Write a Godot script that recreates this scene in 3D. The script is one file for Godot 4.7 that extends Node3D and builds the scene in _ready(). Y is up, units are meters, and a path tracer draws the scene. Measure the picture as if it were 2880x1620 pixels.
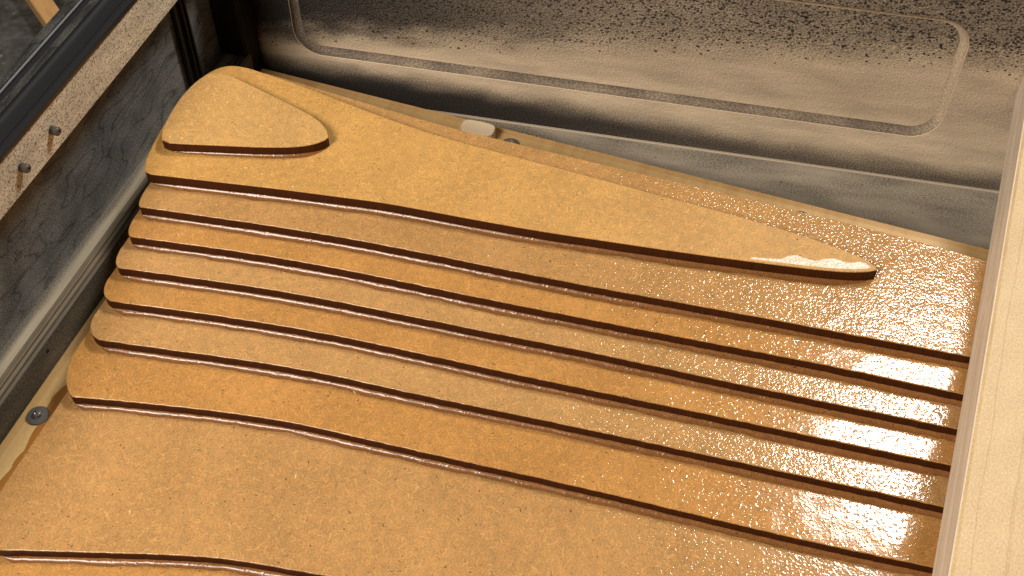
extends Node3D
# A stack of varnished fibreboard sheets in a plywood cabinet. Lengths in the tables are millimetres, world units are metres.

const MM := 0.001
const T := 7.0                      # thickness of one fibreboard sheet
const TILE := 400.0                 # one fibreboard texture tile
var rng := RandomNumberGenerator.new()

# ------------------------------------------------------------------ mesh helpers
func tri(st: SurfaceTool, p: Array, n: Array, uv: Array, c: Array) -> void:
	var face: Vector3 = (p[1] - p[0]).cross(p[2] - p[0])
	var order := [0, 1, 2] if face.dot(n[0] + n[1] + n[2]) <= 0.0 else [0, 2, 1]
	for i in order:
		st.set_normal(n[i])
		st.set_uv(uv[i])
		if c:
			st.set_color(c[i])
		st.add_vertex(p[i] * MM)

func quad(st: SurfaceTool, p: Array, n: Array, uv: Array) -> void:
	tri(st, [p[0], p[1], p[2]], [n[0], n[1], n[2]], [uv[0], uv[1], uv[2]], [])
	tri(st, [p[0], p[2], p[3]], [n[0], n[2], n[3]], [uv[0], uv[2], uv[3]], [])

func begin() -> SurfaceTool:
	var st := SurfaceTool.new()
	st.begin(Mesh.PRIMITIVE_TRIANGLES)
	return st

func obj(called: String, sts: Array, mats: Array, parent: Node = self) -> MeshInstance3D:
	var mesh := ArrayMesh.new()
	for i in sts.size():
		sts[i].generate_tangents()
		sts[i].commit(mesh)
		mesh.surface_set_material(i, mats[i])
	var o := MeshInstance3D.new()
	o.name = called
	o.mesh = mesh
	o.cast_shadow = GeometryInstance3D.SHADOW_CASTING_SETTING_ON
	parent.add_child(o, true)
	return o

func thing(called: String, label: String, category: String, group := "") -> Node3D:
	var o := Node3D.new()
	o.name = called
	add_child(o, true)
	tag(o, label, category, group)
	o.set_meta("kind", "thing")
	return o

func tag(o: Node, label: String, category := "", group := "") -> void:
	o.set_meta("label", label)
	if category:
		o.set_meta("category", category)
	if group:
		o.set_meta("group", group)

# a box with chamfered edges between two corners (mm), uv in mm / tile, long axis of the grain along v
func box(st: SurfaceTool, a: Vector3, b: Vector3, ch: float, tile: Vector2, axis := 2) -> void:
	var mid := (a + b) / 2.0
	var h := (b - a) / 2.0
	var pts := []
	var faces := [Vector3.RIGHT, Vector3.LEFT, Vector3.UP, Vector3.DOWN, Vector3.BACK, Vector3.FORWARD]
	var uvof := func(p: Vector3, n: Vector3) -> Vector2:
		var along: float = p[axis]
		var others := [0, 1, 2]
		others.erase(axis)
		var across: float = p[others[0]] if absf(n[others[1]]) > 0.5 else p[others[1]]
		if absf(n[axis]) > 0.5:
			return Vector2(p[others[0]], p[others[1]]) / tile.x
		return Vector2(across / tile.x, along / tile.y)
	for n in faces:
		var u: Vector3 = Vector3.UP if absf(n.y) < 0.5 else Vector3.RIGHT
		var v: Vector3 = n.cross(u)
		var c := []
		for s in [[-1, -1], [1, -1], [1, 1], [-1, 1]]:
			var q: Vector3 = n * h + u * s[0] * (h - Vector3.ONE * ch) + v * s[1] * (h - Vector3.ONE * ch)
			c.append(q + mid)
		var uvs := []
		for q in c:
			uvs.append(uvof.call(q, n))
		quad(st, c, [n, n, n, n], uvs)
	if ch <= 0.0:
		return
	for i in 6:
		for j in range(i + 1, 6):
			var n: Vector3 = faces[i]
			var m: Vector3 = faces[j]
			if absf(n.dot(m)) > 0.5:
				continue
			var l := n.cross(m)
			var k := n + m
			var c := []
			for s in [[0, -1], [0, 1], [1, 1], [1, -1]]:
				var main: Vector3 = n if s[0] == 0 else m
				var side: Vector3 = m if s[0] == 0 else n
				c.append(mid + main * h + side * (h - Vector3.ONE * ch) + l * s[1] * (h - Vector3.ONE * ch))
			var kn := k.normalized()
			var uvs := []
			for q in c:
				uvs.append(uvof.call(q, n))
			quad(st, c, [kn, kn, kn, kn], uvs)
	for sx in [-1, 1]:
		for sy in [-1, 1]:
			for sz in [-1, 1]:
				var s := Vector3(sx, sy, sz)
				var c := []
				for ax in 3:
					var q := s * (h - Vector3.ONE * ch)
					q[ax] = s[ax] * h[ax]
					c.append(mid + q)
				var kn := s.normalized()
				tri(st, c, [kn, kn, kn], [Vector2.ZERO, Vector2.ZERO, Vector2.ZERO], [])

# lathe about an axis: profile of (radius, height)
func lathe(st: SurfaceTool, at: Vector3, axis: Vector3, profile: Array, seg := 28) -> void:
	var u := axis.cross(Vector3(0.31, 0.77, 0.55)).normalized()
	var v := axis.cross(u).normalized()
	for k in profile.size() - 1:
		var p0: Vector2 = profile[k]
		var p1: Vector2 = profile[k + 1]
		var d := p1 - p0
		var nn := Vector2(d.y, -d.x).normalized()
		for i in seg:
			var a0 := TAU * i / seg
			var a1 := TAU * (i + 1) / seg
			var r0 := u * cos(a0) + v * sin(a0)
			var r1 := u * cos(a1) + v * sin(a1)
			var n0 := (r0 * nn.x + axis * nn.y).normalized()
			var n1 := (r1 * nn.x + axis * nn.y).normalized()
			var q := [at + r0 * p0.x + axis * p0.y, at + r1 * p0.x + axis * p0.y, at + r1 * p1.x + axis * p1.y, at + r0 * p1.x + axis * p1.y]
			var f := (q[2] as Vector3) - (q[0] as Vector3)
			if f.length() < 1e-6:
				continue
			var uv := []
			for e in q:
				uv.append(Vector2(e.x + e.y * 0.3, e.z) / 60.0)
			quad(st, q, [n0, n1, n1, n0], uv)

func spline(pts: Array, step := 4.0) -> PackedVector2Array:
	var out := PackedVector2Array()
	for i in pts.size() - 1:
		var p0: Vector2 = pts[maxi(i - 1, 0)]
		var p1: Vector2 = pts[i]
		var p2: Vector2 = pts[i + 1]
		var p3: Vector2 = pts[mini(i + 2, pts.size() - 1)]
		var n := maxi(1, int(p1.distance_to(p2) / step))
		for k in n:
			out.append(p1.cubic_interpolate(p2, p0, p3, float(k) / n))
	out.append(pts[-1])
	return out

func vecs(flat: Array) -> Array:
	var out := []
	for i in range(0, flat.size(), 2):
		out.append(Vector2(flat[i], flat[i + 1]))
	return out

func smoothed(pts: Array, rounds := 1) -> Array:
	var out := pts.duplicate()
	for r in rounds:
		var was := out.duplicate()
		for i in range(1, out.size() - 1):
			out[i] = was[i] * 0.5 + (was[i - 1] + was[i + 1]) * 0.25
	return out

# outline normals of a closed loop, pointing outwards
func outward(loop: PackedVector2Array) -> PackedVector2Array:
	var out := PackedVector2Array()
	var sign := 1.0 if Geometry2D.is_polygon_clockwise(loop) else -1.0
	for i in loop.size():
		var d := (loop[(i + 1) % loop.size()] - loop[(i - 1 + loop.size()) % loop.size()]).normalized()
		out.append(Vector2(-d.y, d.x) * sign)
	return out

func cleaned(loop: PackedVector2Array) -> PackedVector2Array:
	var out := PackedVector2Array()
	for p in loop:
		if out.is_empty() or out[-1].distance_to(p) > 0.3:
			out.append(p)
	if out[0].distance_to(out[-1]) < 0.3:
		out.remove_at(out.size() - 1)
	return out

# a sheet cut to an outline: flat top, rounded upper edge, straight side. Two surfaces: face and cut edge.
func sheet(called: String, loop: PackedVector2Array, y0: float, y1: float, r: float, face: Material, edge: Material, parent: Node, shift := Vector2.ZERO, tile := TILE, rh := -1.0) -> MeshInstance3D:
	loop = cleaned(loop)
	var nrm := outward(loop)
	var top := begin()
	var side := begin()
	var n := loop.size()
	var rows := []   # each row: inset, height, normal up share
	var steps := 4
	if rh < 0.0:
		rh = r
	for k in steps + 1:
		var a := PI / 2.0 * k / steps
		rows.append([r * (1.0 - cos(a)), y1 - rh * (1.0 - sin(a)), a])
	var inner := PackedVector2Array()
	for i in n:
		inner.append(loop[i] - nrm[i] * r)
	var index := Geometry2D.triangulate_polygon(inner)
	for k in range(0, index.size(), 3):
		var p := []
		var uv := []
		for j in 3:
			var q := inner[index[k + j]]
			p.append(Vector3(q.x, y1, q.y))
			uv.append((q + shift) / tile)
		tri(top, p, [Vector3.UP, Vector3.UP, Vector3.UP], uv, [])
	var run := 0.0
	for i in n:
		var j := (i + 1) % n
		var length := loop[i].distance_to(loop[j])
		for k in steps:
			var q := []
			var nn := []
			var uv := []
			for e in [[i, k], [j, k], [j, k + 1], [i, k + 1]]:
				var at: Vector2 = loop[e[0]] - nrm[e[0]] * float(rows[e[1]][0])
				q.append(Vector3(at.x, rows[e[1]][1], at.y))
				var a: float = rows[e[1]][2]
				nn.append(Vector3(nrm[e[0]].x * cos(a) * rh, sin(a) * r, nrm[e[0]].y * cos(a) * rh).normalized())
				uv.append((at + shift) / tile)
			quad(top, q, nn, uv)
		var na := Vector3(nrm[i].x, 0, nrm[i].y)
		var nb := Vector3(nrm[j].x, 0, nrm[j].y)
		quad(side, [Vector3(loop[i].x, y0, loop[i].y), Vector3(loop[j].x, y0, loop[j].y), Vector3(loop[j].x, y1 - rh, loop[j].y), Vector3(loop[i].x, y1 - rh, loop[i].y)], [na, nb, nb, na], [Vector2(run, 0) / 120.0, Vector2(run + length, 0) / 120.0, Vector2(run + length, (y1 - rh - y0) * 2.0) / 120.0, Vector2(run, (y1 - rh - y0) * 2.0) / 120.0])
		run += length
	return obj(called, [top, side], [face, edge], parent)

# the run of varnish that has gathered in the angle at the foot of a cut edge: a concave strip with an uneven width
func bead(path: PackedVector2Array, y: float, m: Material, parent: Node, seed_at: float, high := 1.05, wide := 4.2) -> void:
	var st := begin()
	var noise := FastNoiseLite.new()
	noise.seed = int(seed_at)
	noise.frequency = 0.02
	var n := path.size()
	var rows := 6
	var ring := []
	for i in n:
		var d := (path[mini(i + 1, n - 1)] - path[maxi(i - 1, 0)]).normalized()
		var o := Vector2(-d.y, d.x)
		if o.y < 0:
			o = -o
		var ends := minf(1.0, minf(i, n - 1 - i) / 4.0)
		var k := (0.85 + 0.35 * noise.get_noise_2d(path[i].x, seed_at) + 0.12 * noise.get_noise_2d(path[i].x * 6.0, 9.0)) * (0.25 + 0.75 * ends)
		var row := []
		for j in rows + 1:
			# a slanting, slightly hollow face that thins out into a skirt; (out, up, tilt of the normal from level)
			var prof: Array = [[0.0, 1.0, 0.62], [0.1, 0.72, 0.72], [0.2, 0.46, 0.82], [0.32, 0.24, 0.95], [0.5, 0.1, 1.2], [0.75, 0.03, 1.42], [1.0, 0.0, 1.56]][j]
			var at := path[i] + o * (wide * k * (prof[0] as float) - 0.15)
			var level: float = prof[2]
			row.append([Vector3(at.x, y + 0.05 + high * k * (prof[1] as float), at.y), Vector3(o.x * cos(level), sin(level), o.y * cos(level)).normalized()])
		ring.append(row)
	for i in n - 1:
		for j in rows:
			var c := [ring[i][j], ring[i + 1][j], ring[i + 1][j + 1], ring[i][j + 1]]
			var uv := []
			for e in c:
				uv.append(Vector2(e[0].x, e[0].z) / TILE)
			quad(st, [c[0][0], c[1][0], c[2][0], c[3][0]], [c[0][1], c[1][1], c[2][1], c[3][1]], uv)
	obj("varnish_bead", [st], [m], parent)

# ------------------------------------------------------------------ textures
func noise_bytes(w: int, h: int, freq: float, s: int, octaves := 3, kind := FastNoiseLite.TYPE_SIMPLEX_SMOOTH, seamless := true) -> PackedByteArray:
	var f := FastNoiseLite.new()
	f.seed = s
	f.noise_type = kind
	f.frequency = freq
	f.fractal_octaves = octaves
	var im: Image = f.get_seamless_image(w, h, false, false, 0.1, true) if seamless else f.get_image(w, h, false, false, true)
	im.convert(Image.FORMAT_L8)
	return im.get_data()

func tex(w: int, h: int, bytes: PackedByteArray) -> ImageTexture:
	return ImageTexture.create_from_image(Image.create_from_data(w, h, false, Image.FORMAT_RGB8, bytes))

func fibreboard_texture() -> ImageTexture:
	var s := 1536
	var fine := noise_bytes(s, s, 0.2, 3, 2)
	var mid := noise_bytes(s, s, 0.035, 5, 3)
	var big := noise_bytes(s, s, 0.004, 7, 2)
	var out := PackedByteArray()
	out.resize(s * s * 3)
	for i in s * s:
		var v := 206.0 + (fine[i] - 127) * 0.2 + (mid[i] - 127) * 0.11 + (big[i] - 127) * 0.07
		var warm := (mid[i] - 127) * 0.04
		out[i * 3] = clampi(int(v + 6.0), 0, 255)
		out[i * 3 + 1] = clampi(int(v - warm), 0, 255)
		out[i * 3 + 2] = clampi(int(v - 6.0 - warm * 2.0), 0, 255)
	var im := Image.create_from_data(s, s, false, Image.FORMAT_RGB8, out)
	# fibres: short pale hairs, most of them tiny, and darker specks of bark
	for k in 40000:
		var p := Vector2(rng.randf() * s, rng.randf() * s)
		var a := rng.randf() * TAU
		var bend := rng.randf_range(-0.09, 0.09)
		var length := int(4 + pow(rng.randf(), 5.0) * 15.0)
		var gain := rng.randf_range(0.2, 0.75) if length > 7 or rng.randf() < 0.72 else rng.randf_range(-0.45, -0.12)
		for j in length:
			var x := posmod(int(p.x), s)
			var y := posmod(int(p.y), s)
			var was := im.get_pixel(x, y)
			im.set_pixel(x, y, was.lerp(Color(1, 0.99, 0.95) if gain > 0 else Color(0.42, 0.36, 0.3), absf(gain)))
			if length > 4:
				im.set_pixel(posmod(x + (1 if absf(sin(a)) > 0.7 else 0), s), posmod(y + (1 if absf(sin(a)) <= 0.7 else 0), s), was.lerp(Color(1, 0.98, 0.92) if gain > 0 else Color(0.42, 0.36, 0.3), absf(gain) * 0.8))
			p += Vector2(cos(a), sin(a))
			a += bend
	for k in 420:
		var p := Vector2(rng.randf() * s, rng.randf() * s)
		var a := rng.randf() * TAU
		for j in rng.randi_range(2, 6):
			im.set_pixel(posmod(int(p.x), s), posmod(int(p.y), s), Color(0.3, 0.22, 0.17))
			if rng.randf() < 0.5:
				im.set_pixel(posmod(int(p.x) + 1, s), posmod(int(p.y), s), Color(0.4, 0.3, 0.23))
			p += Vector2(cos(a), sin(a))
	return ImageTexture.create_from_image(im)

func relief(w: int, h: int, layers: Array, strength: float, weights := PackedFloat32Array(), seamless := true) -> ImageTexture:
	var total := PackedFloat32Array()
	total.resize(w * h)
	for l in layers:
		var b := noise_bytes(w, h, l[0], l[2], 2, FastNoiseLite.TYPE_SIMPLEX_SMOOTH, seamless)
		if l.size() > 3:      # single bumps on a flat ground: only what rises above a level counts
			for i in w * h:
				total[i] += smoothstep(l[3], l[3] + 0.3, b[i] / 255.0) * l[1]
		else:
			for i in w * h:
				total[i] += b[i] / 255.0 * l[1]
	if not weights.is_empty():
		for i in w * h:
			total[i] = (total[i] - 0.5) * weights[i]
	var im := Image.create_from_data(w, h, false, Image.FORMAT_RF, total.to_byte_array())
	im.bump_map_to_normal_map(strength)
	im.convert(Image.FORMAT_RGB8)
	return ImageTexture.create_from_image(im)

func smooth(a: float, b: float, x: float) -> float:
	return smoothstep(a, b, x)

# wood sprayed with black: "paint" gives the share of paint at a point (mm); the droplets decide pixel by pixel
func sprayed(w: int, h: int, x0: float, y0: float, x1: float, y1: float, wood: Color, black: Color, paint: Callable, s: int, spots: Array, streak := 1) -> ImageTexture:
	var drops := noise_bytes(w, h, 0.22, s, 2, FastNoiseLite.TYPE_SIMPLEX_SMOOTH, false)
	var cloud := noise_bytes(w, h, 0.012, s + 2, 3, FastNoiseLite.TYPE_SIMPLEX_SMOOTH, false)
	var grain := noise_bytes(w, h, 0.02, s + 3, 3, FastNoiseLite.TYPE_SIMPLEX_SMOOTH, false)
	var out := PackedByteArray()
	out.resize(w * h * 3)
	for j in h:
		var y := y1 + (y0 - y1) * (j + 0.5) / h
		for i in w:
			var x := x0 + (x1 - x0) * (i + 0.5) / w
			var at := j * w + i
			var c := (cloud[j * w + i / streak] - 127.0) / 127.0
			var d: Vector2 = paint.call(x, y, c)     # share of fine mist, share of coarse drops
			var g: float = (drops[at] - 127.0) / 127.0
			var mist := clampf(d.x + g * 0.46 * minf(1.0, d.x * 3.0) * (1.0 - d.x * 0.6), 0.0, 1.0)
			var gr := (grain[j * w + (i / 5) % w] - 127.0) / 127.0
			var base := wood * (1.0 + gr * 0.07 + g * 0.04)
			var col := base.lerp(black, clampf(mist, 0.0, 0.97))
			out[at * 3] = clampi(int(col.r * 255.0), 0, 255)
			out[at * 3 + 1] = clampi(int(col.g * 255.0), 0, 255)
			out[at * 3 + 2] = clampi(int(col.b * 255.0), 0, 255)
	# single drops: most are tiny, a few run to a millimetre and more; spots = [how many, smallest, largest radius in mm]
	var im := Image.create_from_data(w, h, false, Image.FORMAT_RGB8, out)
	var scale := w / (x1 - x0)
	for k in spots[0]:
		var px := rng.randf() * w
		var py := rng.randf() * h
		var d: Vector2 = paint.call(x0 + (x1 - x0) * px / w, y1 + (y0 - y1) * py / h, 0.0)
		if rng.randf() > d.y:
			continue
		var r: float = (spots[1] + (spots[2] - spots[1]) * pow(rng.randf(), 7.0)) * scale
		var squash := rng.randf_range(0.7, 1.0)
		for yy in range(int(py - r - 1), int(py + r + 2)):
			for xx in range(int(px - r - 1), int(px + r + 2)):
				if xx < 0 or yy < 0 or xx >= w or yy >= h:
					continue
				var far := Vector2((xx - px) * squash, yy - py).length()
				var a := clampf(r - far + 0.5, 0.0, 1.0) * 0.85
				if a > 0.0:
					im.set_pixel(xx, yy, im.get_pixel(xx, yy).lerp(black, a))
	return ImageTexture.create_from_image(im)

# straight-grained wood; lines run along v
func grain_texture(w: int, h: int, light: Color, dark: Color, s: int, freq: float, share: float) -> ImageTexture:
	var f := FastNoiseLite.new()
	f.seed = s
	f.frequency = 1.0
	f.fractal_octaves = 3
	var fleck := noise_bytes(w, h, 0.2, s + 4, 2)
	var out := PackedByteArray()
	out.resize(w * h * 3)
	for j in h:
		for i in w:
			var n := f.get_noise_2d(i * freq, j * freq * 0.045)
			var ring := absf(sin(i * 0.045 + n * 3.0))
			var k := clampf((1.0 - ring) * 0.55 * share + (n * 0.5 + 0.5) * share * 0.6 + (fleck[j * w + i] - 127) / 127.0 * 0.16, 0.0, 1.0)
			var c := light.lerp(dark, k)
			var at := (j * w + i) * 3
			out[at] = int(c.r * 255.0)
			out[at + 1] = int(c.g * 255.0)
			out[at + 2] = int(c.b * 255.0)
	return tex(w, h, out)

# planed softwood, 90 x 420 mm: pale ground, a few thin dark late-wood lines, fine cross flecks
func pine_texture() -> ImageTexture:
	var w := 450
	var h := 1500
	var f := FastNoiseLite.new()
	f.seed = 77
	f.frequency = 0.004
	var fleck := noise_bytes(w, h, 0.16, 78, 2)
	var cloud := noise_bytes(w, h, 0.01, 79, 3)
	var lines := []
	for k in 13:
		lines.append([rng.randf() * w, rng.randf_range(0.3, 0.75), rng.randf_range(0.8, 2.0)])
	var out := PackedByteArray()
	out.resize(w * h * 3)
	for j in h:
		var wave := f.get_noise_2d(j * 0.5, 3.0) * 9.0
		for i in w:
			var dark := (fleck[j * w + i] - 127) / 127.0 * 0.32 + (cloud[j * w + i] - 127) / 127.0 * 0.12 + 0.3
			for l in lines:
				var d: float = absf(i + wave + f.get_noise_2d(j * 0.9, l[0]) * 3.0 - l[0])
				if d < 4.0:
					dark += l[1] * exp(-d * d / (l[2] * l[2]))
			var c := rgb8(222, 194, 148).lerp(rgb8(176, 142, 98), clampf(dark, 0.0, 1.0))
			out[(j * w + i) * 3] = int(c.r * 255.0)
			out[(j * w + i) * 3 + 1] = int(c.g * 255.0)
			out[(j * w + i) * 3 + 2] = int(c.b * 255.0)
	return tex(w, h, out)

func mat(color: Color, rough: float, texture: Texture2D = null, bump: Texture2D = null, bump_scale := 1.0, spec := 0.5) -> StandardMaterial3D:
	var m := StandardMaterial3D.new()
	m.albedo_color = color
	m.roughness = rough
	m.metallic_specular = spec
	m.albedo_texture = texture
	if bump:
		m.normal_enabled = true
		m.normal_texture = bump
		m.normal_scale = bump_scale
	return m

func rgb8(r: int, g: int, b: int) -> Color:
	return Color(r / 255.0, g / 255.0, b / 255.0)

# ------------------------------------------------------------------ the scene
func area(called: String, at: Vector3, aim: Vector3, size: Vector2, energy: float, color: Color, housing: Material, glow: Material, label: String) -> void:
	var lamp := thing(called, label, "lamp")
	lamp.look_at_from_position(at, aim, Vector3.UP if absf((aim - at).normalized().y) < 0.95 else Vector3.RIGHT)
	var w := size.x * 500.0
	var h := size.y * 500.0
	var body := begin()
	box(body, Vector3(-w - 12, -h - 12, 8), Vector3(w + 12, h + 12, 40), 4.0, Vector2(100, 100))
	obj("housing", [body], [housing], lamp)
	var face := begin()
	box(face, Vector3(-w, -h, 3), Vector3(w, h, 8), 0.5, Vector2(100, 100))
	obj("diffuser", [face], [glow], lamp)
	var l := AreaLight3D.new()
	l.name = "light"
	l.area_size = size
	l.light_energy = energy
	l.light_color = color
	l.area_range = 8.0
	l.shadow_enabled = true
	lamp.add_child(l)

func _ready() -> void:
	rng.seed = 20
	# ---- camera
	var cam := Camera3D.new()
	cam.name = "camera"
	add_child(cam)
	var yaw := deg_to_rad(18.0)
	var eye := Vector3(0.13904, 0.56623, 0.42793)
	var ahead := Vector3(-0.6427876 * sin(yaw), -0.7660444, -0.6427876 * cos(yaw))
	cam.look_at_from_position(eye, eye + ahead, Vector3.UP)
	cam.fov = 26.06
	cam.near = 0.02
	cam.far = 20.0
	cam.current = true
	# ---- surroundings
	var env := Environment.new()
	env.background_mode = Environment.BG_COLOR
	env.background_color = Color(0.14, 0.132, 0.125)
	env.tonemap_mode = Environment.TONE_MAPPER_LINEAR
	env.tonemap_exposure = 0.98
	env.sdfgi_enabled = true
	env.ssao_enabled = true
	env.ssil_enabled = true
	var we := WorldEnvironment.new()
	we.environment = env
	add_child(we)
	# ---- lamps: a work lamp beyond the cabinet on the right, a ceiling panel above and behind the viewer
	var housing := mat(rgb8(40, 40, 42), 0.5)
	var glow := mat(Color(1, 1, 1), 0.5)
	glow.emission_enabled = true
	glow.emission = Color(1.0, 0.95, 0.88)
	glow.emission_energy_multiplier = 1.0
	area("work_lamp", Vector3(0.53, 1.63, -1.12), Vector3(0.1, 0.03, 0.02), Vector2(0.40, 0.34), 2.9, Color(1.0, 0.975, 0.94), housing, glow, "square work lamp shining down from beyond the cabinet")
	area("overhead_lamp", Vector3(-0.46, 1.0, 0.82), Vector3(0.0, 0.0, -0.08), Vector2(0.44, 0.42), 2.05, Color(1.0, 0.965, 0.92), housing, glow, "square soft lamp hanging high over the front left of the cabinet")

	# ---- materials
	var board_tex := fibreboard_texture()
	var sparkle := relief(1536, 1536, [[0.13, 1.0, 11], [0.1, 1.3, 13, 0.55], [0.02, 1.6, 12]], 1.0)        # rough side of the board, thinly varnished
	var peel := relief(1536, 1536, [[0.012, 3.0, 21], [0.09, 1.6, 22, 0.58], [0.16, 0.25, 23]], 1.0)            # smooth side, thick gloss
	var M := {}
	M.orange = mat(rgb8(217, 163, 96), 0.1, board_tex, peel, 0.19)
	M.tan = mat(rgb8(216, 170, 111), 0.075, board_tex, sparkle, 0.31)
	M.broad = mat(rgb8(214, 167, 108), 0.1, board_tex, sparkle, 0.17)
	M.coarse = mat(rgb8(212, 165, 106), 0.085, board_tex, sparkle, 0.3)
	M.dry = mat(rgb8(228, 178, 103), 0.5, board_tex, sparkle, 0.12, 0.4)
	M.drytop = mat(rgb8(228, 182, 114), 0.55, board_tex, sparkle, 0.1, 0.4)
	var edge_tex := grain_texture(512, 256, Color(0.86, 0.86, 0.86), Color(0.55, 0.5, 0.45), 31, 0.05, 0.5)
	M.edge = mat(rgb8(86, 43, 14), 0.55, edge_tex, null, 1.0, 0.3)
	M.bead = mat(rgb8(166, 114, 66), 0.24, board_tex, peel, 0.2)
	M.wet = mat(rgb8(220, 192, 160), 0.36, null, sparkle, 0.4, 0.75)  # pale base colour carries the whitish reflection on the wet film

	cabinet()
	base_board()
	stack(M)
	beam()
	surroundings()
	litter()

# ------------------------------------------------------------------ cabinet
func cabinet() -> void:
	var cab := thing("cabinet", "plywood cabinet with black sprayed walls around the stepped boards", "cabinet")
	var spray_bump := relief(1024, 1024, [[0.09, 1.0, 41], [0.03, 0.5, 42]], 1.0)
	# --- back wall, in its own axes: X along the wall, Z towards the viewer
	var wall := Node3D.new()
	wall.name = "back_wall"
	cab.add_child(wall)
	var u := Vector3(0.994212, 0, -0.107437)
	wall.transform = Transform3D(Basis(u, Vector3.UP, Vector3(0.107437, 0, 0.994212)), Vector3(-0.12144, 0, -0.19314))
	var X0 := -142.0
	var X1 := 420.0
	var Y0 := -40.0
	var Y1 := 124.0
	var wood := rgb8(226, 202, 170)
	var black := rgb8(40, 36, 34)
	var wall_paint := func(x: float, y: float, c: float) -> Vector2:
		# black spray, grainy with single drops: a pass along the top that is thickest at the left end. Separately, the tone darkens towards the wall's foot
		var left := 1.0 - smoothstep(-120.0, 170.0, x + c * 25.0)
		var lower := 12.0 + (x + 60.0) * 0.115 + c * 9.0
		var over := smoothstep(lower - 6.0, lower + 26.0, y)
		var mist := over * (0.24 + 0.58 * left + 0.12 * smoothstep(60.0, 115.0, y)) + 0.12 * smoothstep(3.0, 22.0, y) + 0.05 * c + 0.03
		var drops := over * (0.35 + 0.65 * smoothstep(20.0, 110.0, y))
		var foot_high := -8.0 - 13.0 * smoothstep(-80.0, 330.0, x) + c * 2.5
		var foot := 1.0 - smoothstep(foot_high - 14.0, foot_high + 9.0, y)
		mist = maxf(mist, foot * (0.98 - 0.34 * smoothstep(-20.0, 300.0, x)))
		var end := 1.0 - smoothstep(-128.0 + c * 5.0, -98.0, x + c * 8.0)
		mist = maxf(mist, end * smoothstep(16.0, 30.0, y + c * 6.0) * 0.95)
		return Vector2(mist, drops)
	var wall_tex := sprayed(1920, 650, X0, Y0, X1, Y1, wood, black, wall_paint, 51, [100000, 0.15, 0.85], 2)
	var rough_share := PackedFloat32Array()
	rough_share.resize(1920 * 650)
	for j in 650:
		var y := Y1 + (Y0 - Y1) * (j + 0.5) / 650.0
		for i in 1920:
			var lower := 12.0 + (X0 + (X1 - X0) * i / 1920.0 + 60.0) * 0.115
			rough_share[j * 1920 + i] = 0.45 + smoothstep(lower - 8.0, lower + 20.0, y)
	var wall_bump := relief(1920, 650, [[0.12, 1.0, 43], [0.05, 0.6, 44]], 1.0, rough_share, false)
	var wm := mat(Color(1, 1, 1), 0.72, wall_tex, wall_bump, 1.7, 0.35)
	var uvw := func(p: Vector3) -> Vector2: return Vector2((p.x - X0) / (X1 - X0), (Y1 - p.y) / (Y1 - Y0))
	var rx0 := -98.0
	var rx1 := 342.0
	var ry0 := 1.0
	var ry1 := 97.0
	var rr := 20.0
	var front := begin()
	var flat := func(st: SurfaceTool, a: Vector2, b: Vector2, z: float) -> void:
		var p := [Vector3(a.x, a.y, z), Vector3(b.x, a.y, z), Vector3(b.x, b.y, z), Vector3(a.x, b.y, z)]
		quad(st, p, [Vector3.BACK, Vector3.BACK, Vector3.BACK, Vector3.BACK], [uvw.call(p[0]), uvw.call(p[1]), uvw.call(p[2]), uvw.call(p[3])])
	flat.call(front, Vector2(X0, Y0), Vector2(rx0, Y1), 0.0)
	flat.call(front, Vector2(rx1, Y0), Vector2(X1, Y1), 0.0)
	flat.call(front, Vector2(rx0, Y0), Vector2(rx1, ry0), 0.0)
	flat.call(front, Vector2(rx0, ry1), Vector2(rx1, Y1), 0.0)
	var loop := PackedVector2Array()
	var corners := [[Vector2(rx1 - rr, ry0 + rr), -PI / 2, Vector2(rx1, ry0)], [Vector2(rx1 - rr, ry1 - rr), 0.0, Vector2(rx1, ry1)], [Vector2(rx0 + rr, ry1 - rr), PI / 2, Vector2(rx0, ry1)], [Vector2(rx0 + rr, ry0 + rr), PI, Vector2(rx0, ry0)]]
	for c in corners:
		for k in 13:
			var a: float = c[1] + PI / 2 * k / 12.0
			loop.append(c[0] + Vector2(cos(a), sin(a)) * rr)
		for k in 12:
			var p0 := loop[loop.size() - 13 + k]
			var p1 := loop[loop.size() - 12 + k]
			var q := [Vector3(c[2].x, c[2].y, 0), Vector3(p0.x, p0.y, 0), Vector3(p1.x, p1.y, 0)]
			tri(front, q, [Vector3.BACK, Vector3.BACK, Vector3.BACK], [uvw.call(q[0]), uvw.call(q[1]), uvw.call(q[2])], [])
	# floor of the sunk panel
	var sunk := begin()
	var deep := 4.6
	var index := Geometry2D.triangulate_polygon(loop)
	for k in range(0, index.size(), 3):
		var q := []
		var uv := []
		for j in 3:
			var p := loop[index[k + j]]
			q.append(Vector3(p.x, p.y, -deep))
			uv.append(uvw.call(q[-1]))
		tri(sunk, q, [Vector3.BACK, Vector3.BACK, Vector3.BACK], uv, [])
	# thickness: the wall's outer back and top
	flat.call(front, Vector2(X0, Y0), Vector2(X1, Y1), -15.0)
	var topq := [Vector3(X0, Y1, 0), Vector3(X1, Y1, 0), Vector3(X1, Y1, -15), Vector3(X0, Y1, -15)]
	quad(front, topq, [Vector3.UP, Vector3.UP, Vector3.UP, Vector3.UP], [Vector2(0, 0), Vector2(1, 0), Vector2(1, 0.02), Vector2(0, 0.02)])
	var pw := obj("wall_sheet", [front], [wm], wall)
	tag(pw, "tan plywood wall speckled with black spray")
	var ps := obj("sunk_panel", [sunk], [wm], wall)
	tag(ps, "sunk rectangular field with rounded corners")
	# routed cove between face and field, with a bare arris
	var cove := begin()
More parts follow.
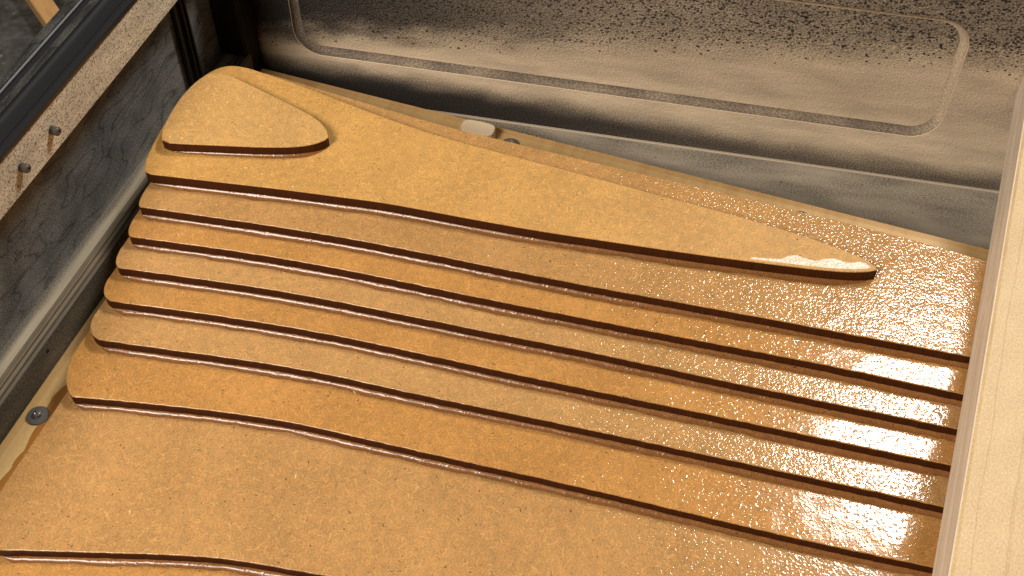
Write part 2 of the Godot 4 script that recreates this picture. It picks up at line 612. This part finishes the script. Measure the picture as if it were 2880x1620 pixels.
	var run_at := PackedFloat32Array([0.0])
	for i in n_of(loop):
		run_at.append(run_at[i] + loop[i].distance_to(loop[(i + 1) % loop.size()]))
	var arris := begin()
	var nrm := outward(loop)
	var n := loop.size()
	for i in n:
		var j := (i + 1) % n
		for k in 5:
			var q := []
			var nn := []
			var uv := []
			for e in [[i, k], [j, k], [j, k + 1], [i, k + 1]]:
				var a: float = PI / 2 * e[1] / 5.0
				var inset: float = 0.3 + 5.0 * (1.0 - cos(a))
				var z: float = -0.3 - (deep - 0.3) * sin(a)
				var at: Vector2 = loop[e[0]] - nrm[e[0]] * inset
				q.append(Vector3(at.x, at.y, z))
				var o: Vector2 = -nrm[e[0]]
				nn.append(Vector3(o.x * cos(a), o.y * cos(a), sin(a)).normalized())
				uv.append(Vector2((run_at[i + 1] if e[0] == j else run_at[i]) / run_at[-1], 1.0 - e[1] / 5.0))
			quad(cove, q, nn, uv)
		var q2 := []
		var n2 := []
		for e in [[i, 0.0, 0.02], [j, 0.0, 0.02], [j, 0.32, -0.32], [i, 0.32, -0.32]]:
			var at: Vector2 = loop[e[0]] - nrm[e[0]] * float(e[1])
			q2.append(Vector3(at.x, at.y, e[2]))
			n2.append(Vector3(-nrm[e[0]].x, -nrm[e[0]].y, 1).normalized())
		quad(arris, q2, n2, [Vector2.ZERO, Vector2.ZERO, Vector2.ZERO, Vector2.ZERO])
	var grey_tex := grain_texture(512, 64, rgb8(150, 132, 112), rgb8(84, 74, 66), 61, 0.08, 0.8)
	# the lower and the left side of the routing are darker; the run starts at the lower right corner and goes up first
	var total := run_at[-1]
	var cove_tone := func(x: float, y: float, c: float) -> Vector2:
		var right := smoothstep(8.0, 26.0, x + c * 8.0) * (1.0 - smoothstep(total * 0.52, total * 0.56, x + c * 20.0))
		return Vector2(lerpf(0.58 + 0.14 * c, 0.22, right), 0.1)
	var cove_tex := sprayed(2000, 24, 0.0, 0.0, total, 5.0, wood, rgb8(70, 62, 56), cove_tone, 65, [400, 0.2, 0.5])
	obj("panel_cove", [cove], [mat(Color(1, 1, 1), 0.7, cove_tex, spray_bump, 0.3, 0.3)], wall)
	obj("panel_arris", [arris], [mat(rgb8(214, 192, 160), 0.6)], wall)
	# --- lower plank standing in front of the wall's foot, its bare top edge showing
	var low_paint := func(x: float, y: float, c: float) -> Vector2: return Vector2(0.2 + 0.2 * c + 0.2 * (1.0 - smoothstep(-20.0, 120.0, x)), 0.1)
	var low_tex := sprayed(1400, 160, X0, -90.0, X1, -35.0, rgb8(214, 198, 174), rgb8(52, 48, 45), low_paint, 71, [2000, 0.2, 0.6], 3)
	var lp := begin()
	for seg in [[X0, X1]]:
		var q := [Vector3(seg[0], -90, 2), Vector3(seg[1], -90, 2), Vector3(seg[1], -35.6, 2), Vector3(seg[0], -35.6, 2)]
		quad(lp, q, [Vector3.BACK, Vector3.BACK, Vector3.BACK, Vector3.BACK], [Vector2(0, 1), Vector2(1, 1), Vector2(1, 0), Vector2(0, 0)])
	obj("lower_plank", [lp], [mat(Color(1, 1, 1), 0.75, low_tex, spray_bump, 0.4, 0.3)], wall)
	var le := begin()
	box(le, Vector3(X0, -36.4, 0.1), Vector3(X1, -35, 2.3), 0.4, Vector2(60, 300), 0)
	obj("plank_edge", [le], [mat(rgb8(198, 180, 156), 0.7)], wall)
	# --- corner post, black
	var post_tex := grain_texture(256, 256, rgb8(58, 50, 44), rgb8(24, 21, 19), 81, 0.06, 0.8)
	var pm := mat(Color(1, 1, 1), 0.6, post_tex, spray_bump, 0.3, 0.35)
	var post := begin()
	box(post, Vector3(-172, -90, -14), Vector3(-125, 124, 23), 1.5, Vector2(80, 200), 1)
	obj("corner_post", [post], [pm], wall)

	# --- side wall
	var side := Node3D.new()
	side.name = "side_wall"
	cab.add_child(side)
	var Z0 := -175.0
	var Z1 := 330.0
	var figure := FastNoiseLite.new()
	figure.seed = 5
	figure.frequency = 0.011
	figure.fractal_octaves = 3
	var side_paint := func(x: float, y: float, c: float) -> Vector2:
		var f := figure.get_noise_2d(x * 0.8, y * 2.2) * 5.0 + y * 0.02
		var line := pow(1.0 - absf(sin(f * 1.6)), 6.0) * 0.3
		var bare := (1.0 - smoothstep(9.0, 17.0, y + c * 2.0)) * 0.5
		var m := 0.36 + 0.14 * c + line + 0.10 * figure.get_noise_2d(x * 2.0 + 90.0, y * 2.0)
		return Vector2(lerpf(m, 0.04, bare), 0.2 * (1.0 - bare))
	var side_tex := sprayed(1600, 420, Z0, 5.0, Z1, 136.0, rgb8(176, 172, 164), rgb8(40, 41, 42), side_paint, 91, [6000, 0.2, 0.6])
	var sm := mat(Color(1, 1, 1), 0.7, side_tex, spray_bump, 0.4, 0.3)
	var panel := begin()
	var px := -262.0
	var pq := [Vector3(px, 5, Z0), Vector3(px, 5, Z1), Vector3(px, 136, Z1), Vector3(px, 136, Z0)]
	quad(panel, pq, [Vector3.RIGHT, Vector3.RIGHT, Vector3.RIGHT, Vector3.RIGHT], [Vector2(0, 1), Vector2(1, 1), Vector2(1, 0), Vector2(0, 0)])
	var bq := [Vector3(px - 12, 5, Z0), Vector3(px - 12, 5, Z1), Vector3(px - 12, 136, Z1), Vector3(px - 12, 136, Z0)]
	quad(panel, bq, [Vector3.LEFT, Vector3.LEFT, Vector3.LEFT, Vector3.LEFT], [Vector2(0, 1), Vector2(1, 1), Vector2(1, 0), Vector2(0, 0)])
	tag(obj("side_panel", [panel], [sm], side), "dark grey sprayed plywood panel with wavy grain")
	# plank at its foot: five veneers show in its top edge
	var tones := [rgb8(150, 138, 118), rgb8(118, 102, 82), rgb8(176, 160, 134), rgb8(128, 110, 88), rgb8(190, 172, 144), rgb8(206, 190, 162)]
	var edges := [0.0, 2.2, 3.6, 5.8, 7.2, 10.4, 19.9]
	for k in 6:
		var st := begin()
		box(st, Vector3(-242.0 - edges[k + 1], -30, -160), Vector3(-242.0 - edges[k], 11.0 - [0.0, 0.6, 0.1, 0.7, 0.2, 0.0][k], Z1), 0.25, Vector2(60, 400))
		if k < 5:
			obj("veneer", [st], [mat(tones[k], 0.75, grey_like(100 + k))], side)
	# the broad face veneer darkens on the side away from the edge
	var edge_tone := func(x: float, y: float, c: float) -> Vector2: return Vector2(0.52 * (1.0 - smoothstep(-261.0, -255.0, y + c * 1.5)), 0.1)
	var edge_tex := sprayed(1600, 48, Z0, -262.0, Z1, -252.0, rgb8(214, 198, 170), rgb8(60, 57, 54), edge_tone, 115, [500, 0.2, 0.4], 3)
	var ev := begin()
	var eq := [Vector3(-262, 11.0, -160), Vector3(-262, 11.0, Z1), Vector3(-252.4, 11.0, Z1), Vector3(-252.4, 11.0, -160)]
	quad(ev, eq, [Vector3.UP, Vector3.UP, Vector3.UP, Vector3.UP], [Vector2(0, 1), Vector2(1, 1), Vector2(1, 0), Vector2(0, 0)])
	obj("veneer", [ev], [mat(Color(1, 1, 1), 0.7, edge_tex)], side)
	var foot_paint := func(x: float, y: float, c: float) -> Vector2: return Vector2(0.5 + 0.22 * c, 0.12)
	var foot_tex := sprayed(1200, 110, Z0, -31.0, Z1, 10.8, rgb8(176, 160, 134), rgb8(56, 53, 48), foot_paint, 111, [1000, 0.2, 0.5], 3)
	var foot := begin()
	var fx := -241.8
	var hole_z := 105.0
	var fq := [Vector3(fx, -31, -160), Vector3(fx, -31, Z1), Vector3(fx, 10.6, Z1), Vector3(fx, 10.6, -160)]
	quad(foot, fq, [Vector3.RIGHT, Vector3.RIGHT, Vector3.RIGHT, Vector3.RIGHT], [Vector2(0, 1), Vector2(1, 1), Vector2(1, 0), Vector2(0, 0)])
	obj("foot_plank_face", [foot], [mat(Color(1, 1, 1), 0.7, foot_tex, spray_bump, 0.3, 0.3)], side)
	var hole := begin()
	lathe(hole, Vector3(-241.7, 4.5, hole_z), Vector3.RIGHT, [Vector2(1.3, 0), Vector2(1.1, 0.1), Vector2(0.0, 0.11)], 16)
	obj("knot", [hole], [mat(rgb8(20, 16, 14), 0.8)], side)
	# rail under the track, speckled, with two dowel pins
	var rail_paint := func(x: float, y: float, c: float) -> Vector2: return Vector2(0.06 + 0.06 * c, 0.85)
	var rail_tex := sprayed(1600, 110, Z0, 100.0, Z1, 130.0, rgb8(246, 235, 212), rgb8(92, 84, 74), rail_paint, 121, [26000, 0.13, 0.42])
	var rail := Node3D.new()
	rail.name = "rail"
	side.add_child(rail)
	var rs := begin()
	var rq := [Vector3(-245, 100.4, Z0), Vector3(-245, 100.4, Z1), Vector3(-245, 130, Z1), Vector3(-245, 130, Z0)]
	quad(rs, rq, [Vector3.RIGHT, Vector3.RIGHT, Vector3.RIGHT, Vector3.RIGHT], [Vector2(0, 1), Vector2(1, 1), Vector2(1, 0), Vector2(0, 0)])
	var ru := begin()
	box(ru, Vector3(-261.9, 100, Z0), Vector3(-245.1, 127.5, Z1), 0.3, Vector2(60, 200))
	var bar := obj("rail_bar", [rs, ru], [mat(Color(1, 1, 1), 0.7, rail_tex, spray_bump, 0.35, 0.3), mat(rgb8(120, 100, 78), 0.75, grey_like(130))], rail)
	tag(bar, "pale rail speckled with dark spray")
	for z in [38.0, 67.5]:
		var ps2 := begin()
		lathe(ps2, Vector3(-245.2, 113.5, z), Vector3.RIGHT, [Vector2(2.5, 0), Vector2(2.5, 4.2), Vector2(2.0, 4.9), Vector2(1.0, 4.95), Vector2(0.8, 4.4), Vector2(0, 4.4)])
		var pin := obj("dowel_pin", [ps2], [mat(rgb8(104, 97, 90), 0.45, grey_like(140))], rail)
		tag(pin, "short dowel pin with a grey brown painted end")
	# black corner strip on the side panel near the back
	var strip := begin()
	for s in [[-131.0, -126.5, 1.2], [-126.5, -125.2, 3.0], [-125.2, -121.8, 2.0], [-121.8, -120.6, 3.2], [-120.6, -116.0, 1.6]]:
		box(strip, Vector3(-262.2, 5.5, s[0] + 6.0), Vector3(-261.0 + s[2] * 1.6, 126, s[1] + 6.0), 0.3, Vector2(60, 200), 1)
	tag(obj("corner_strip", [strip], [mat(rgb8(40, 34, 29), 0.38, null, null, 1.0, 0.5)], side), "narrow black upright moulding near the back corner")
	# track on top: a ribbed black profile
	var prof := vecs([-282, 112, -281, 128.5, -273.4, 130.2, -272.2, 131.4, -271.4, 132.0, -270.6, 131.3, -270.0, 130.2, -264, 129.9, -262.2, 131.0, -259.6, 131.2, -257.8, 130.6, -257.2, 129.8, -250.6, 129.9, -249.9, 131.3, -249.0, 131.5, -248.4, 130.5, -247.7, 130.5, -247.0, 131.5, -246.2, 131.5, -245.6, 130.7, -244.4, 130.6, -244.2, 129.6, -244.2, 127.6])
	var track := begin()
	var tb := relief(256, 256, [[0.05, 1.0, 151]], 1.0)
	for i in prof.size() - 1:
		var a: Vector2 = prof[i]
		var b: Vector2 = prof[i + 1]
		var d := (b - a).normalized()
		var nn := Vector3(-d.y, d.x, 0)
		quad(track, [Vector3(a.x, a.y, Z0), Vector3(a.x, a.y, Z1), Vector3(b.x, b.y, Z1), Vector3(b.x, b.y, Z0)], [nn, nn, nn, nn], [Vector2(a.x / 80.0, 0), Vector2(a.x / 80.0, 6), Vector2(b.x / 80.0, 6), Vector2(b.x / 80.0, 0)])
	var bottom := [Vector3(-282, 112, Z0), Vector3(-282, 112, Z1), Vector3(-252.5, 112, Z1), Vector3(-252.5, 112, Z0)]
	quad(track, bottom, [Vector3.DOWN, Vector3.DOWN, Vector3.DOWN, Vector3.DOWN], [Vector2(0, 0), Vector2(0, 1), Vector2(1, 1), Vector2(1, 0)])
	tag(obj("track", [track], [mat(rgb8(30, 30, 32), 0.4, null, tb, 0.03)], side), "ribbed black plastic track along the cabinet rim")

func n_of(loop: PackedVector2Array) -> int:
	return loop.size()

func grey_like(s: int) -> ImageTexture:
	return grain_texture(128, 128, Color(0.98, 0.98, 0.98), Color(0.62, 0.6, 0.58), s, 0.09, 0.7)

# ------------------------------------------------------------------ plywood base
func base_board() -> void:
	var b := thing("plywood_base", "pale birch plywood base under the stepped boards", "board")
	var ply := grain_texture(512, 512, rgb8(236, 214, 172), rgb8(196, 166, 122), 161, 0.02, 0.55)
	var pm := mat(Color(0.97, 0.9, 0.78), 0.42, ply, null, 1.0, 0.4)
	var rim := mat(rgb8(236, 212, 178), 0.35, ply, null, 1.0, 0.4)
	var outer := PackedVector2Array([Vector2(-240.4, -168.5), Vector2(-240.4, 330), Vector2(330, 330), Vector2(330, -148.5)])
	var inner := PackedVector2Array([Vector2(-235.2, -163.2), Vector2(-235.2, 325), Vector2(325, 325), Vector2(325, -143.4)])
	var lo := sheet("rim", outer, -19.0, -7.7, 0.5, rim, rim, b, Vector2.ZERO, 300.0)
	tag(lo, "darker stepped rim of the base")
	sheet("top_ply", inner, -7.7, -7.0, 0.3, pm, rim, b, Vector2.ZERO, 300.0)
	# bleached peg in the back strip
	var peg_mat := mat(rgb8(246, 222, 186), 0.6)
	var loop := PackedVector2Array()
	for k in 24:
		var a := TAU * k / 24.0
		var c := Vector2(cos(a), sin(a))
		loop.append(Vector2(-72, -148.5) + Vector2(signf(c.x) * pow(absf(c.x), 0.55) * 11.5, signf(c.y) * pow(absf(c.y), 0.6) * 6.2))
	var peg := sheet("peg", loop, -7.1, 1.5, 0.8, peg_mat, peg_mat, b, Vector2.ZERO, 60.0)
	tag(peg, "pale rounded wooden peg at the back edge")
	for at in [Vector2(-230.5, 139.5), Vector2(-49, -147), Vector2(146, -140)]:
		screw(b, Vector3(at.x, -7.0, at.y))
	# varnish that ran onto the ply along the left edge of the boards
	var wavy := vecs([-222.0, 104, -225.4, 111, -228.0, 119, -229.6, 126, -229.0, 133.3, -227.0, 139, -227.6, 147, -226.6, 156.5, -225.6, 162, -226.8, 169, -226.0, 175, -227.8, 184, -226.5, 200, -228, 216, -227, 240])
	var run := spline(wavy, 2.0)
	var noise := FastNoiseLite.new()
	noise.frequency = 0.12
	for i in run.size():
		run[i].x += noise.get_noise_2d(run[i].y * 3.0, 4.0) * 0.7
	run.append(Vector2(-214, 240))
	run.append(Vector2(-214, 104))
	var stain := mat(rgb8(192, 146, 88), 0.14, ply)
	sheet("varnish_run", run, -7.2, -6.75, 0.2, stain, stain, b, Vector2.ZERO, 300.0)

func screw(b: Node, at: Vector3) -> void:
	var s := Node3D.new()
	s.name = "screw"
	b.add_child(s, true)
	var washer := begin()
	lathe(washer, at, Vector3.UP, [Vector2(6.2, 0), Vector2(6.3, 0.5), Vector2(6.0, 0.9), Vector2(4.0, 1.3), Vector2(2.0, 1.5), Vector2(0.0, 1.5)], 40)
	var steel := mat(rgb8(120, 118, 114), 0.38)
	steel.metallic = 0.4
	obj("washer", [washer], [steel], s)
	var head := begin()
	lathe(head, at + Vector3(0, 1.4, 0), Vector3.UP, [Vector2(2.9, 0), Vector2(2.8, 0.8), Vector2(2.2, 1.5), Vector2(1.3, 1.8), Vector2(1.2, 1.0), Vector2(0, 0.9)], 28)
	var zinc := mat(rgb8(196, 194, 190), 0.28)
	zinc.metallic = 0.95
	obj("screw_head", [head], [zinc], s)

# ------------------------------------------------------------------ the stack
const FRONTS := {
	1: [-196, 222.6, -164.3, 213.2, -119.5, 200.3, -96.5, 193.9, -80.4, 191.1, -53.3, 187.6, -28.2, 184.3, 14, 180, 84, 175, 160, 171, 262, 165],
	2: [-206.3, 133.3, -173.6, 126.3, -137.7, 119.3, -101.8, 113.3, -79.4, 111.3, -58.9, 110.1, -22.1, 108.4, 13.8, 106.1, 48.8, 103.8, 83.5, 101.8, 122.8, 100.2, 156.5, 98.9, 189.3, 97.2, 221.3, 94.7, 246.6, 92.7, 264, 91.3],
	3: [-208.5, 98.7, -188.4, 96.3, -151.2, 90.1, -113.8, 85.1, -84.2, 81.4, -55.5, 80.2, -38.3, 79.6, 3.7, 76.5, 39.5, 73.8, 74.8, 71.5, 115, 69.2, 149.1, 67.1, 182.8, 65.2, 215.7, 63.2, 247.7, 61.6, 264, 60.7],
	4: [-211.3, 76.7, -198.5, 75, -160.5, 69.1, -122.5, 64.2, -78.9, 59.6, -40.8, 57.9, -3.2, 56.2, 44.2, 53.4, 109.6, 49.2, 144.1, 46.9, 178.3, 45.1, 211.6, 43.1, 247, 40.8, 264, 39.7],
	5: [-214.4, 58.4, -206.5, 57.2, -167.8, 51.8, -129.9, 46.4, -85.3, 42.4, -46.8, 40.5, -9.5, 37.9, 27.3, 35.3, 63.5, 32.9, 104.7, 30.9, 132.9, 29.8, 174.2, 27.4, 207.7, 25, 246.9, 23, 264, 22.1],
	6: [-215.5, 40.3, -175.2, 34.6, -136.6, 29.4, -91.8, 25.4, -52.9, 23.7, -14.8, 21.7, 22.3, 19.3, 58.7, 16.9, 100.1, 14.1, 135.1, 11.4, 169.9, 9, 203.9, 7.2, 220.8, 6.7, 246.2, 5.6, 264, 4.8],
	7: [-217.2, 23.2, -181.8, 18.8, -142.9, 13.7, -98, 9, -59.3, 6.3, -20.5, 4.6, 16.9, 2.5, 53.9, 0.2, 95.2, -3.4, 130.7, -6.1, 165.8, -8.4, 200.1, -11, 246.6, -14.3, 264, -15.5],
}
const LEAF := [-218.7, 4.1, -209.8, 2.7, -151.3, -6.6, -129.4, -9.8, -106.3, -13, -83.7, -16, -59.8, -17.9, -28.8, -19.9, 9, -22.9, 45.9, -27, 88, -31.9, 123.7, -36.7, 159.1, -42, 176.4, -45.7, 186.6, -49.3, 190.9, -51.8, 189.6, -54.0, 185.6, -56.8, 174.3, -60.2, 155.6, -63.6, 136.7, -65.7, 117.8, -67.5, 98.5, -68.8, 79.5, -69.6, 41.9, -71.5, 9.4, -73.4, -31.7, -75.3, -73.8, -78, -110.4, -83.2, -138.5, -88.3, -165.3, -93.4, -194.1, -97.4, -208.5, -98.8, -219.6, -96.6, -227.2, -88.1, -231, -73.1, -231.6, -40.1, -228.9, -15.4, -225.6, -1.4, -222.6, 3.2]
const TEAR := [-223.9, -21.8, -221.3, -17.6, -215.9, -16.6, -191.6, -22.6, -161.4, -30.6, -143.3, -37, -133.5, -43.4, -129.5, -49.8, -132.6, -54.9, -143.4, -62.4, -161.8, -68.7, -182.2, -74.6, -199.8, -79.6, -210.8, -82, -219.3, -80.9, -224.5, -75.5, -227.4, -64.3, -228.2, -49.7, -226.6, -32.9]

func closed(flat: Array) -> PackedVector2Array:
	var pts := vecs(flat)
	var n := pts.size()
	var out := PackedVector2Array()
	for i in n:
		var p1: Vector2 = pts[i]
		var p2: Vector2 = pts[(i + 1) % n]
		var k := maxi(1, int(p1.distance_to(p2) / 3.0))
		for j in k:
			out.append(p1.cubic_interpolate(p2, pts[(i - 1 + n) % n], pts[(i + 2) % n], float(j) / k))
	return out

func stack(M: Dictionary) -> void:
	var s := thing("stepped_relief", "stack of varnished brown fibreboard sheets cut in receding wavy steps", "relief")
	var ground := PackedVector2Array([Vector2(-213, -92), Vector2(-213, 326), Vector2(322, 326), Vector2(322, -92)])
	sheet("fibreboard_layer", ground, -6.9, 0.0, 0.6, M.orange, M.edge, s, Vector2(31, 77))
	var faces := {1: M.broad, 2: M.orange, 3: M.tan, 4: M.orange, 5: M.tan, 6: M.orange, 7: M.coarse}
	var fronts := {}
	var wob := FastNoiseLite.new()
	wob.frequency = 0.05
	for k in range(1, 8):
		var left := -221.0 if k > 1 else -215.0
		if k == 3:
			left = -219.5
		var back := -95.0 if k < 7 else 0.0
		var f := vecs(FRONTS[k])
		var front := spline(smoothed(f, 1), 2.0)
		for i in front.size():
			front[i].y += wob.get_noise_2d(front[i].x * 2.0, k * 40.0) * 0.3 + wob.get_noise_2d(front[i].x * 14.0, k * 40.0) * 0.22
		fronts[k] = front
		var loop := PackedVector2Array()
		var slope := (front[2] - front[0]).normalized()
		var corner := front[0] - slope * ((front[0].x - left) / slope.x)
		var begin_at := Vector2(left, corner.y - (27.0 if k == 2 else 14.0))
		corner = corner.lerp((begin_at + front[0]) / 2.0, 0.55 if k == 2 else 0.35)
		loop.append(Vector2(left, -88))
		for j in 12:
			loop.append(Vector2(left, lerpf(-88, begin_at.y, (j + 1) / 13.0)))
		for j in 9:
			var t := j / 9.0
			loop.append(begin_at.lerp(corner, t).lerp(corner.lerp(front[0], t), t))
		loop.append_array(front)
		var rear: Array
		if k == 7:
			rear = vecs([264, -83.5, 249.6, -84.5, 197.4, -88.4, 121.8, -90.6, 44.9, -92, -20.6, -93.4, -80.5, -95.4, -145, -101.0, -199.6, -105.8, -212, -104, -219, -97])
		else:
			var o := 2.6 if k == 6 else 1.0
			rear = vecs([264, -83.5 - o, 249.6, -84.5 - o, 197.4, -88.4 - o, 121.8, -90.6 - o, 44.9, -92 - o, -20.6, -93.4 - o, -80.5, -95.4 - o, -145, -101 - o, -199.6, -105.5, -212, -104, -219, -97])
		loop.append_array(spline(rear, 6.0))
		var face: Material = faces[k]
		var layer := sheet("fibreboard_layer", loop, (k - 1) * T + 0.02, k * T, 0.5, face, M.edge, s, Vector2(k * 61.0, k * 137.0))
		tag(layer, ["", "broad lowest tan step across the foreground", "glossy orange step above the broad one", "tan step, third from the front", "glossy orange step, fourth from the front", "tan step, fifth from the front", "glossy orange step, sixth from the front", "sparkling step that carries the leaf shaped sheet"][k])
		bead(front, (k - 1) * T, M.bead, layer, k * 13.0)
	var leaf := sheet("fibreboard_layer", closed(LEAF), 7 * T + 0.02, 8 * T + 0.8, 0.5, M.dry, M.edge, s, Vector2(300, 210))
	tag(leaf, "yellowish leaf shaped sheet tapering to a point")
	var leaf_front := spline(vecs(LEAF.slice(0, 30)), 4.0)
	bead(leaf_front, 7 * T, M.bead, leaf, 111.0)
	var tear := sheet("fibreboard_layer", closed(TEAR), 8 * T + 0.82, 9 * T + 0.8, 0.6, M.drytop, M.edge, s, Vector2(80, 330))
	tag(tear, "small tear shaped top sheet with rounded corners")
	bead(spline(vecs(TEAR.slice(4, 16)), 3.0), 8 * T + 0.8, M.bead, tear, 140.0, 1.1, 3.0)
	# wet varnish drawn up over the front edge near the leaf's tip
	var wet := vecs([124, -38.2, 132, -39.3, 150.9, -42.2, 166, -44.8, 178.9, -48.0, 185.2, -50.4, 187.2, -52.4, 184.6, -54.6, 181.6, -54.9, 176.4, -52.4, 172, -52.2, 167.7, -52.9, 163.1, -51.4, 157.9, -47.9, 152.1, -48.2, 148.1, -49.0, 143.5, -47.2, 140.2, -43.6, 131.7, -41.4, 124.5, -40.0])
	var film := sheet("varnish_film", PackedVector2Array(wet), 8 * T + 0.5, 8 * T + 1.1, 0.4, M.wet, M.wet, leaf, Vector2.ZERO, TILE, 0.25)
	tag(film, "wet varnish film with its pale sheen painted in along the leaf sheet's tip")

# ------------------------------------------------------------------ pine beam lying across the right
func beam() -> void:
	var b := thing("pine_beam", "pale planed pine beam lying across the steps at the right", "beam")
	b.position = Vector3(0.24645, 0.0492, -0.03)
	b.rotation.y = deg_to_rad(-2.65)
	var pine := pine_texture()
	var sawn := grain_texture(256, 1024, rgb8(250, 236, 214), rgb8(196, 172, 146), 191, 0.03, 0.75)
	var pb := relief(512, 512, [[0.05, 1.0, 201], [0.2, 0.4, 202]], 1.0)
	var top := begin()
	box(top, Vector3(0.0, 0.4, -200), Vector3(90, 40.5, 330), 1.4, Vector2(90, 420))
	obj("planed_timber", [top], [mat(Color(1, 1, 1), 0.5, pine, pb, 0.3, 0.4)], b)
	var face := begin()
	box(face, Vector3(-0.5, 0.0, -200), Vector3(0.6, 39.2, 330), 0.3, Vector2(46, 260))
	tag(obj("sawn_face", [face], [mat(Color(1, 1, 1), 0.85, sawn, pb, 0.8, 0.3)], b), "rough greyish sawn side of the beam")

# ------------------------------------------------------------------ beyond the cabinet
func surroundings() -> void:
	var st := begin()
	var q := [Vector3(-2600, -330, -2600), Vector3(2600, -330, -2600), Vector3(2600, -330, 2000), Vector3(-2600, -330, 2000)]
	quad(st, q, [Vector3.UP, Vector3.UP, Vector3.UP, Vector3.UP], [Vector2(0, 0), Vector2(9, 0), Vector2(9, 8), Vector2(0, 8)])
	var conc := PackedByteArray()
	var a := noise_bytes(512, 512, 0.02, 211, 4)
	var b := noise_bytes(512, 512, 0.12, 212, 2)
	conc.resize(512 * 512 * 3)
	for i in 512 * 512:
		var v := 74.0 + (a[i] - 127) * 0.22 + (b[i] - 127) * 0.1 + (80.0 if b[i] > 232 else 0.0)
		conc[i * 3] = int(clampf(v, 0, 255))
		conc[i * 3 + 1] = int(clampf(v - 2, 0, 255))
		conc[i * 3 + 2] = int(clampf(v - 7, 0, 255))
	var f := obj("floor", [st], [mat(Color(1, 1, 1), 0.8, tex(512, 512, conc))])
	f.set_meta("kind", "structure")
	f.set_meta("label", "dark workshop floor beyond the cabinet rim")
	var wood := grain_texture(128, 512, rgb8(214, 168, 110), rgb8(170, 120, 70), 221, 0.03, 0.5)
	var stick := thing("wooden_stick", "light brown wooden stick on the dark floor behind the track", "stick")
	stick.position = Vector3(-0.715, -0.33, -0.50)
	stick.rotation.y = deg_to_rad(52.0)
	var s := begin()
	box(s, Vector3(-11, 0.2, -260), Vector3(11, 22, 160), 1.0, Vector2(40, 200))
	obj("stick_body", [s], [mat(Color(1, 1, 1), 0.6, wood)], stick)

# ------------------------------------------------------------------ splinters and crumbs left on the boards
func litter() -> void:
	var spots := [[7, 207.3, -62.6, 6.0, 1.0], [7, 201.7, -60.8, 4.0, 0.7], [8, -136, -12.2, 3.0, 0.6], [9, -199.2, -58.9, 1.8, 0.9], [9, -171.2, -46.5, 1.5, 1.0], [9, -217.9, -21.4, 1.6, 0.9], [9, -210.7, -22.2, 2.4, 0.8], [8, -168.4, -17.5, 2.6, 0.7], [8, -157.2, -15.9, 2.4, 0.5], [7, -14.7, -3, 1.5, 0.9], [1, -73.7, 137.6, 5.5, 0.6], [1, -10.6, 124.5, 3.0, 0.6], [1, -145.4, 183.2, 3.5, 0.7], [7, -176, 8.4, 1.5, 0.6], [6, -190, 30.5, 1.5, 0.6], [1, 30, 140, 3, 0.5], [1, 60, 150, 4, 0.5], [3, -60, 88, 3, 0.5]]
	var st := begin()
	for p in spots:
		var y: float = p[0] * T + (0.8 if p[0] > 7 else 0.0)
		var l: float = p[3] / 2.0
		var w: float = p[4] / 2.0
		var turn := rng.randf() * TAU if absf(p[1] - 207.3) > 0.1 else 1.05
		var d := Vector3(cos(turn), 0, sin(turn))
		var e := Vector3(-d.z, 0, d.x)
		var at := Vector3(p[1], y + 0.02, p[2])
		var ridge := at + Vector3(0, 0.45, 0)
		var c := [at - d * l, at + e * w, at + d * l, at - e * w]
		for i in 4:
			var n: Vector3 = ((c[i] + c[(i + 1) % 4]) / 2.0 - at).normalized() + Vector3.UP
			tri(st, [c[i], c[(i + 1) % 4], ridge], [n.normalized(), n.normalized(), n.normalized()], [Vector2.ZERO, Vector2.RIGHT, Vector2.ONE], [])
	var o := obj("wood_crumbs", [st], [mat(rgb8(244, 214, 160), 0.7)])
	o.set_meta("kind", "stuff")
	tag(o, "pale wood crumbs and splinters scattered on the boards", "crumbs")
